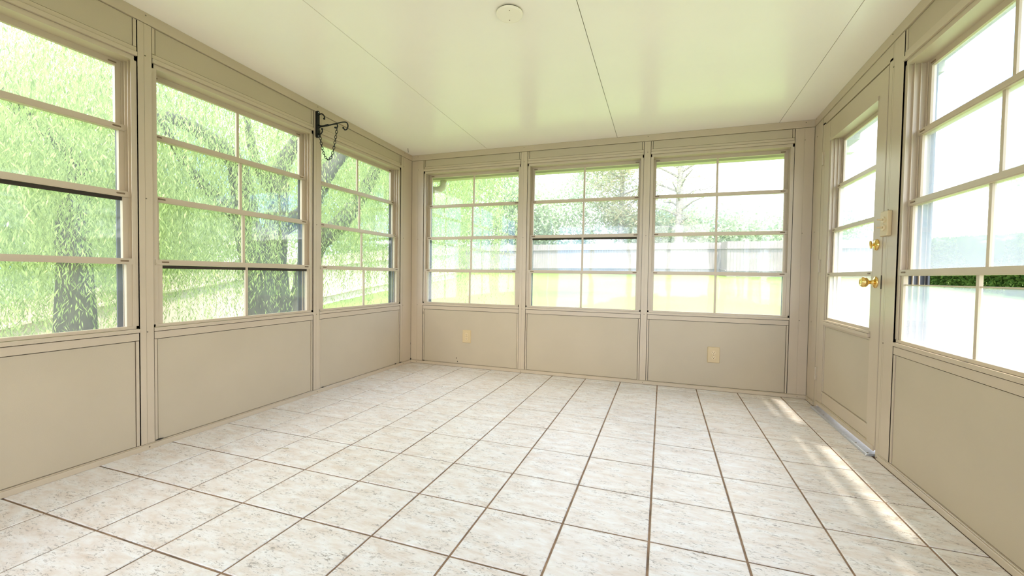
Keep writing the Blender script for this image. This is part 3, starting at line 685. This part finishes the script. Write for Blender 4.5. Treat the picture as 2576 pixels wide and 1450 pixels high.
mb.f += [tuple(range(n)), tuple(range(2 * n - 1, n - 1, -1))] + [(k, (k + 1) % n, n + (k + 1) % n, n + k) for k in range(n)]; mb.mi += [0] * (n + 2)
g = mb.build('gutter', M_gutter, roof); g['label'] = 'cream metal gutter along the far eave'
mb = MB()
pts = [(-2.29, yg + .05, 1.94), (-2.29, yg + .05, 1.90), (-2.295, yg + .045, 1.865), (-2.33, yg + .03, 1.838), (-2.42, yg + .0, 1.83), (-2.52, yg - .04, 1.82), (-2.56, yg - .06, 1.78), (-2.565, yg - .065, 1.60), (-2.565, yg - .065, -.3)]
mb.tube(pts, .036, 12); mb.build('downspout', M_gutter, roof, smooth=True)

# ------------------------------------------------------------------ ground
def gz(x, y): return -0.35 + .06 * max(y, -4) + .26 * min(x + 2.5, 0) * math.exp(-max(y, 0) / 7.0) * (1 if x > -14 else 1) if x > -14 else -0.35 + .06 * max(y, -4) + .26 * (-11.5) * math.exp(-max(y, 0) / 7.0)
mb = MB()
xs = list(np.concatenate([np.linspace(-60, -14, 6)[:-1], np.linspace(-14, 14, 29), np.linspace(14, 60, 6)[1:]])); ys = list(np.concatenate([np.linspace(-30, -2, 6)[:-1], np.linspace(-2, 30, 33), np.linspace(30, 80, 6)[1:]]))
for y in ys:
    for x in xs: mb.v.append((x, y, gz(x, y)))
w = len(xs)
for j in range(len(ys) - 1):
    for i in range(w - 1): mb.f.append((j * w + i, j * w + i + 1, (j + 1) * w + i + 1, (j + 1) * w + i)); mb.mi.append(0)
gr = mb.build('lawn', M_grass, smooth=True); tag(gr, 'sunlit green lawn sloping up to the fence', 'lawn', kind='structure')

# ------------------------------------------------------------------ fences
def board_fence(name, label, pts, h, bw, mat, single):
    t = empty(name, (*pts[0], gz(*pts[0]))); tag(t, label, 'fence')
    me = None; allb = MB()
    for (xa, ya), (xb, yb) in zip(pts[:-1], pts[1:]):
        L_ = math.hypot(xb - xa, yb - ya); n = int(L_ / (bw + .006)); ux, uy = (xb - xa) / L_, (yb - ya) / L_; ang = math.atan2(uy, ux)
        if me is None and single:
            b = MB(); b.hexa([(-bw / 2, -.01, 0), (bw / 2, -.01, 0), (bw / 2, .01, 0), (-bw / 2, .01, 0), (-bw / 2, -.01, h - .05), (bw / 2, -.01, h - .05), (bw / 2, .01, h - .05), (-bw / 2, .01, h - .05)])
            b.hexa([(-bw / 2, -.01, h - .05), (bw / 2, -.01, h - .05), (bw / 2, .01, h - .05), (-bw / 2, .01, h - .05), (-bw / 2 + .03, -.01, h), (bw / 2 - .03, -.01, h), (bw / 2 - .03, .01, h), (-bw / 2 + .03, .01, h)])
            tmp = b.build('board', mat, t); me = tmp.data; bpy.data.objects.remove(tmp)
        for k in range(n):
            s = (k + .5) * L_ / n; x, y = xa + ux * s, ya + uy * s; z = gz(x, y) + random.uniform(-.015, .02)
            if single:
                o = bpy.data.objects.new('board', me); C.objects.link(o); o.parent = t; o.location = Vector((x, y, z)) - t.location
                o.rotation_euler = (random.uniform(-.01, .01), random.uniform(-.006, .006), ang)
            else:
                hx, hy = ux * bw / 2, uy * bw / 2; ox, oy = -uy * .01, ux * .01
                if k % 2: ox += -uy * .0; 
                allb.hexa([(x - hx, y - hy, z), (x + hx, y + hy, z), (x + hx + ox, y + hy + oy, z), (x - hx + ox, y - hy + oy, z), (x - hx, y - hy, z + h), (x + hx, y + hy, z + h), (x + hx + ox, y + hy + oy, z + h), (x - hx + ox, y - hy + oy, z + h)])
        rl = MB()
        for q in (.3, h - .35):
            z0, z1 = gz(xa, ya) + q, gz(xb, yb) + q; sg = 6
            for k in range(sg):
                f0, f1 = k / sg, (k + 1) / sg; p0 = (xa + (xb - xa) * f0, ya + (yb - ya) * f0); p1 = (xa + (xb - xa) * f1, ya + (yb - ya) * f1)
                rl.tube([(p0[0] - uy * -.04, p0[1] + ux * -.04, gz(*p0) + q), (p1[0] - uy * -.04, p1[1] + ux * -.04, gz(*p1) + q)], .035, 4)
        rl.build('rail', mat, t)
    if not single: allb.build('board_panel', mat, t)['kind'] = 'stuff'
board_fence('garden_fence', 'weathered brown board fence behind the willow, seen low in the left windows', [(-10.5, -1.5), (-10.5, 20.0)], 1.62, .145, M_fence, True)
board_fence('garden_fence', 'tall grey board fence along the back of the lawn, seen through the far windows', [(-22, 24.5), (3.0, 25.5), (3.0, 23.2), (14, 23.6), (14, -4)], 1.75, .14, M_fenceb, False)

# ------------------------------------------------------------------ trees
def leaf_mesh(name, P, D, Ln, Wd, tone, mat, parent):
    """many small pointed leaves: centres P, axes D, lengths Ln, widths Wd (numpy arrays) joined into one mesh"""
    n = len(P); D = D / np.linalg.norm(D, axis=1, keepdims=True)
    R_ = RNG.normal(size=(n, 3)); W = np.cross(D, R_); W /= np.linalg.norm(W, axis=1, keepdims=True) + 1e-9
    a = P - D * Ln[:, None] * .5; b = P + D * Ln[:, None] * .5; m = P - D * Ln[:, None] * .08
    v = np.stack([a, m + W * Wd[:, None] * .5, b, m - W * Wd[:, None] * .5], 1).reshape(-1, 3)
    me = bpy.data.meshes.new(name); me.vertices.add(4 * n); me.vertices.foreach_set('co', v.astype(np.float32).ravel())
    me.loops.add(4 * n); me.loops.foreach_set('vertex_index', np.arange(4 * n, dtype=np.int32))
    me.polygons.add(n); me.polygons.foreach_set('loop_start', np.arange(0, 4 * n, 4, dtype=np.int32)); me.polygons.foreach_set('loop_total', np.full(n, 4, dtype=np.int32))
    at = me.attributes.new('tone', 'FLOAT', 'POINT'); at.data.foreach_set('value', np.repeat(tone, 4).astype(np.float32))
    me.update(); me.validate(); me.materials.append(mat)
    o = bpy.data.objects.new(name, me); C.objects.link(o); o['kind'] = 'stuff'
    o.parent = parent; o.location = -world_loc(parent)
    return o
def strands(starts, lens, drift, spacing=.030, leaf=(.058, .0092), jitter=.022):
    P, D, T = [], [], []
    for (s, l, dr) in zip(starts, lens, drift):
        n = max(4, int(l / spacing)); t = np.linspace(0, 1, n)
        ph = RNG.uniform(0, 6.28, 2); am = RNG.uniform(.02, .10)
        x = s[0] + dr[0] * (1 - (1 - t) ** 2) + am * np.sin(t * 5 + ph[0]); y = s[1] + dr[1] * (1 - (1 - t) ** 2) + am * np.sin(t * 5 + ph[1]); z = s[2] + .25 * l * .3 * np.sin(np.minimum(t * 3, 1) * math.pi) - l * t
        p = np.stack([x, y, z], 1) + RNG.normal(0, jitter, (n, 3)) * np.array([1, 1, .3])
        d = np.stack([RNG.normal(0, .38, n), RNG.normal(0, .38, n), -np.ones(n)], 1)
        P.append(p); D.append(d); T.append(np.clip(RNG.normal(RNG.uniform(.25, .75), .18, n), 0, 1))
    P = np.concatenate(P); D = np.concatenate(D); T = np.concatenate(T); n = len(P)
    return P, D, RNG.uniform(.7, 1.25, n) * leaf[0], RNG.uniform(.7, 1.25, n) * leaf[1], T
def limb(name, pts, parent, mat, seg=10):
    mb = MB(); P = [p[:3] for p in pts]; R_ = [p[3] * .95 for p in pts]; PP, RR = [], []
    V = [Vector(p) for p in P]; V = [2 * V[0] - V[1]] + V + [2 * V[-1] - V[-2]]
    for i in range(1, len(V) - 2):
        for k in range(4):
            t = k / 4
            PP.append(0.5 * ((2 * V[i]) + (-V[i - 1] + V[i + 1]) * t + (2 * V[i - 1] - 5 * V[i] + 4 * V[i + 1] - V[i + 2]) * t * t + (-V[i - 1] + 3 * V[i] - 3 * V[i + 1] + V[i + 2]) * t ** 3)); RR.append((R_[i - 1] * (1 - t) + R_[i] * t) * random.uniform(.93, 1.07))
    PP.append(V[-2]); RR.append(R_[-1]); mb.tube(PP, RR, seg)
    return mb.build(name, mat, parent, smooth=True)
def inside_room(P, m=0.35):
    return (P[:, 0] > XL - m) & (P[:, 1] < YB + .8)
def willow(label, base, limbs, centre, rad, nst, ztop, zlow, seedy=0, az=None, tw=(0, 0)):
    t = empty('willow_tree', (*base, gz(*base) - .1)); tag(t, label, 'tree')
    for i, l in enumerate(limbs): limb('trunk' if i < 2 and l[0][3] > .15 else 'branch', l, t, M_bark)
    st, ln, dr = [], [], []
    while len(st) < nst:
        a = RNG.uniform(0, 2 * math.pi); r = rad * math.sqrt(RNG.uniform(.02, 1))
        x, y = centre[0] + r * math.cos(a), centre[1] + r * math.sin(a)
        if (x > XL - 1.35 and y < YB + 1.9): continue
        q = r / rad
        zt = ztop - 2.0 * q ** 2 + RNG.uniform(-1.6, .2)
        gl = gz(x, y)
        zl = gl + RNG.uniform(zlow, zlow + 1.3) + (0.0 if RNG.uniform() < .7 else RNG.uniform(0, 1.5))
        l = max(.5, min(zt - zl, RNG.uniform(1.2, 3.4)))
        o = RNG.uniform(.0, .4); st.append((x - math.cos(a) * o, y - math.sin(a) * o, zt - RNG.uniform(0, 1) * max(0, (zt - zl) - l))); ln.append(l); dr.append((math.cos(a) * o, math.sin(a) * o))
    P, D, Ln, Wd, T = strands(st, ln, dr)
    nz_ = RNG.normal(0, .12, len(P))     # the crown is low on its south side and climbs to the north
    k = ~inside_room(P) & (P[:, 2] > -1.2) & (P[:, 2] < 2.35 + nz_ + np.maximum(0, P[:, 1] - 1.9) * 2.0) & (P[:, 0] < -2.9 + 3 * nz_)
    leaf_mesh('foliage', P[k], D[k], Ln[k], Wd[k], T[k], M_willow, t)
    return t
A_ = [(-5.06, 4.24, -0.5, .27), (-5.06, 4.24, 0.1, 0.23), (-5.08, 4.21, 0.51, 0.20), (-5.14, 4.15, 1.09, 0.18), (-5.18, 4.08, 1.51, 0.16), (-5.14, 3.98, 2.0, 0.14), (-5.04, 3.78, 2.3, 0.11), (-4.9, 3.29, 2.46, 0.08), (-4.79, 2.91, 2.48, 0.05)]
B_ = [(-5.22, 4.52, -0.5, 0.26), (-5.22, 4.52, 0.49, 0.2), (-5.22, 4.51, 1.17, 0.17), (-5.18, 4.55, 1.84, 0.14), (-5.24, 4.64, 2.37, 0.12), (-5.14, 4.75, 2.73, 0.09), (-5.05, 4.84, 3.16, 0.06), (-5.0, 4.9, 4.6, .04)]
C_ = [(-5.22, 4.04, 1.56, 0.1), (-5.16, 3.79, 1.72, 0.08), (-5.02, 3.28, 2.03, 0.05), (-4.8, 2.8, 2.5, .03)]
D_ = [(-5.18, 4.55, 1.96, 0.09), (-5.15, 4.28, 2.23, 0.09), (-5.13, 4.15, 2.4, 0.06), (-5.11, 4.02, 2.9, 0.04)]
E_ = [(-5.35, 4.9, 0.0, 0.2), (-5.48, 5.26, 0.44, 0.2), (-5.5, 5.39, 0.95, 0.18), (-5.46, 5.57, 1.42, 0.17), (-5.26, 5.89, 1.79, 0.15), (-5.09, 6.18, 2.31, 0.12), (-4.94, 6.42, 2.85, 0.1), (-4.78, 6.66, 3.56, 0.06)]
F_ = [(-4.95, 4.4, 1.5, .12), (-4.5, 4.4, 1.75, .11), (-4.32, 4.45, 2.05, 0.1), (-4.28, 4.49, 2.22, 0.11), (-4.2, 4.7, 2.56, 0.1), (-4.11, 4.9, 2.86, 0.08), (-3.98, 5.26, 3.37, 0.05)]
willow('big weeping willow with forked dark trunk behind the second left window', (-5.1, 4.3), [A_, B_, E_, C_, D_, F_], (-5.7, 4.9), 4.3, 6300, 6.2, 0.05)
G_ = [(-5.91, 2.7, -0.9, 0.22), (-5.91, 2.7, 0.82, 0.16), (-5.92, 2.69, 1.41, 0.13), (-5.8, 2.7, 1.9, 0.1), (-5.68, 2.49, 2.16, 0.06), (-5.6, 2.14, 2.37, 0.04)]
H_ = [(-5.8, 2.7, 1.9, 0.07), (-5.76, 2.56, 2.14, 0.05), (-5.64, 2.34, 2.29, 0.035), (-5.5, 1.9, 2.6, .02)]
willow('lighter weeping willow with a straight slim trunk behind the nearest left window', (-5.9, 2.7), [G_, H_], (-6.3, 1.9), 2.8, 3500, 4.4, 1.15)

def cloud_tree(name, label, x, y, h, trunk_r, crown_z, rx, rz, nleaf, leaf, mat, bark, nb=14, clump=.5, group=None, lean=0.0, bare=False):
    z0 = gz(x, y); t = empty(name, (x, y, z0)); tag(t, label, 'tree', group)
    limb('trunk', [(x, y, z0 - .2, trunk_r), (x + lean * .3, y, z0 + h * .35, trunk_r * .8), (x + lean * .6, y, z0 + h * .7, trunk_r * .55), (x + lean, y, z0 + h, trunk_r * .2)], t, bark, 8)
    mb = MB(); tips = []
    for k in range(nb):
        f = crown_z + (1 - crown_z) * (k + .5) / nb; zb = z0 + h * f; a = k * 2.4 + RNG.uniform(-.4, .4)
        l = rx * (.45 + .75 * math.sin(math.pi * min(1, (1.0 - f) / (1 - crown_z) * .8 + .2))) * RNG.uniform(.7, 1.1)
        p = Vector((x + lean * f, y, zb)); q = p + Vector((math.cos(a) * l * .5, math.sin(a) * l * .5, .22 * l)); e = p + Vector((math.cos(a) * l, math.sin(a) * l, .30 * l))
        mb.tube([p, q, e], [trunk_r * .28, trunk_r * .18, trunk_r * .05], 5)
        for s in (.35, .6, .85, 1.0):
            c = p.lerp(q, s / .5) if s < .5 else q.lerp(e, (s - .5) / .5); tips.append(c)
            if bare or s > .5:
                dd = Vector((math.cos(a + 1.2 * (1 if k % 2 else -1)), math.sin(a + 1.2 * (1 if k % 2 else -1)), .4)) * l * .3
                mb.tube([c, c + dd], [trunk_r * .08, trunk_r * .03], 4); tips.append(c + dd)
    o = mb.build('branches', bark, t)
    tips = np.array([tuple(c) for c in tips]); idx = RNG.integers(0, len(tips), nleaf)
    P = tips[idx] + RNG.normal(0, 1, (nleaf, 3)) * np.array([clump, clump, clump * .7]); P[:, 2] = np.maximum(P[:, 2], z0 + .25)
    P = P[~inside_room(P, 1.0)]; nleaf = len(P)
    D = RNG.normal(0, 1, (nleaf, 3)); tone = np.clip(RNG.normal(.5, .25, nleaf), 0, 1)
    leaf_mesh('foliage', P, D, RNG.uniform(.7, 1.3, nleaf) * leaf[0], RNG.uniform(.7, 1.3, nleaf) * leaf[1], tone, mat, t)
    return t
cloud_tree('pine_tree', 'tall rust-tinged pine behind the fence, seen in the middle far window', -2.65, 28.0, 9.5, .22, .28, 2.2, 3, 15000, (.30, .06), M_leafrust, M_barkp, nb=26, clump=.42)
cloud_tree('larch_tree', 'thin branched pale tree with straight trunk, seen in the far window by the door', .85, 27.0, 9.5, .30, .22, 2.4, 3, 3800, (.22, .05), M_leafrust, M_barkp, nb=26, clump=.55, bare=True)
cloud_tree('slender_tree', 'slender pale green tree left of the pine behind the fence', -5.0, 27.5, 6.5, .14, .2, 1.1, 2, 6000, (.20, .06), M_leafpale, M_barkp, nb=16, clump=.35)
for i, (x, y, h, r, lab) in enumerate([
        (-11.5, 27, 6.5, 2.6, 'round pale green tree behind the fence, left part of the corner far window'), (-16.5, 28, 8.0, 3.2, 'broad tree behind the back fence beyond the willow'),
        (-8.2, 28, 4.6, 2.0, 'low bushy tree over the fence, right half of the corner far window'), (-14, 16, 6.5, 2.4, 'bushy tree between the willow and the back fence'),
        (-.7, 30, 3.1, 2.0, 'low bush over the fence between pine and larch'), (3.6, 30, 2.5, 2.3, 'low green bush over the fence right of the larch'),
        (8.5, 33, 2.6, 3.0, 'distant bush behind the fence near the door corner'), (-14.5, 2.5, 2.6, 2.0, 'bright bush behind the left fence'), (-14.5, 7.5, 3.6, 2.2, 'leafy tree behind the left fence beyond the trunk'),
        (-15, -2.0, 1.8, 2.0, 'low bush behind the left fence at the picture edge'),
        (19, 26, 6.5, 3.2, 'distant round tree seen through the right window'), (21, 18, 7.0, 3.4, 'distant tree left of centre in the right window'), (24, 32, 9.0, 4.0, 'tall distant tree seen past the door'), (20, 10, 6.0, 3.0, 'distant tree at the picture edge of the right window')]):
    cloud_tree('garden_tree', lab, x, y, h, .14, .18, r, 2, 9000, (.24, .13), M_leafpale if i % 3 else M_leafdark, M_barkp, nb=16, clump=.62)

# dark clipped hedge along the right side of the garden
t = empty('hedge', (9.5, 4.0, gz(9.5, 4))); tag(t, 'dark green hedge row beyond the right window beside the door', 'hedge')
n = 60000; y = RNG.uniform(1, 22, n); x = 9.5 + RNG.uniform(-.55, .55, n) ; g0 = -.35 + .06 * y; z = g0 + RNG.uniform(0, 1, n) ** .8 * 1.7
leaf_mesh('foliage', np.stack([x, y, z], 1), RNG.normal(0, 1, (n, 3)), RNG.uniform(.08, .16, n), RNG.uniform(.05, .09, n), RNG.uniform(0, 1, n), M_hedge, t)
mb = MB()
for k in range(40): yy = 1.3 + k * .52; mb.tube([(9.5, yy, gz(9.5, yy) - .05), (9.5 + .1 * math.sin(k), yy + .05, gz(9.5, yy) + 1.2)], .03, 5)
mb.build('stems', M_bark, t)
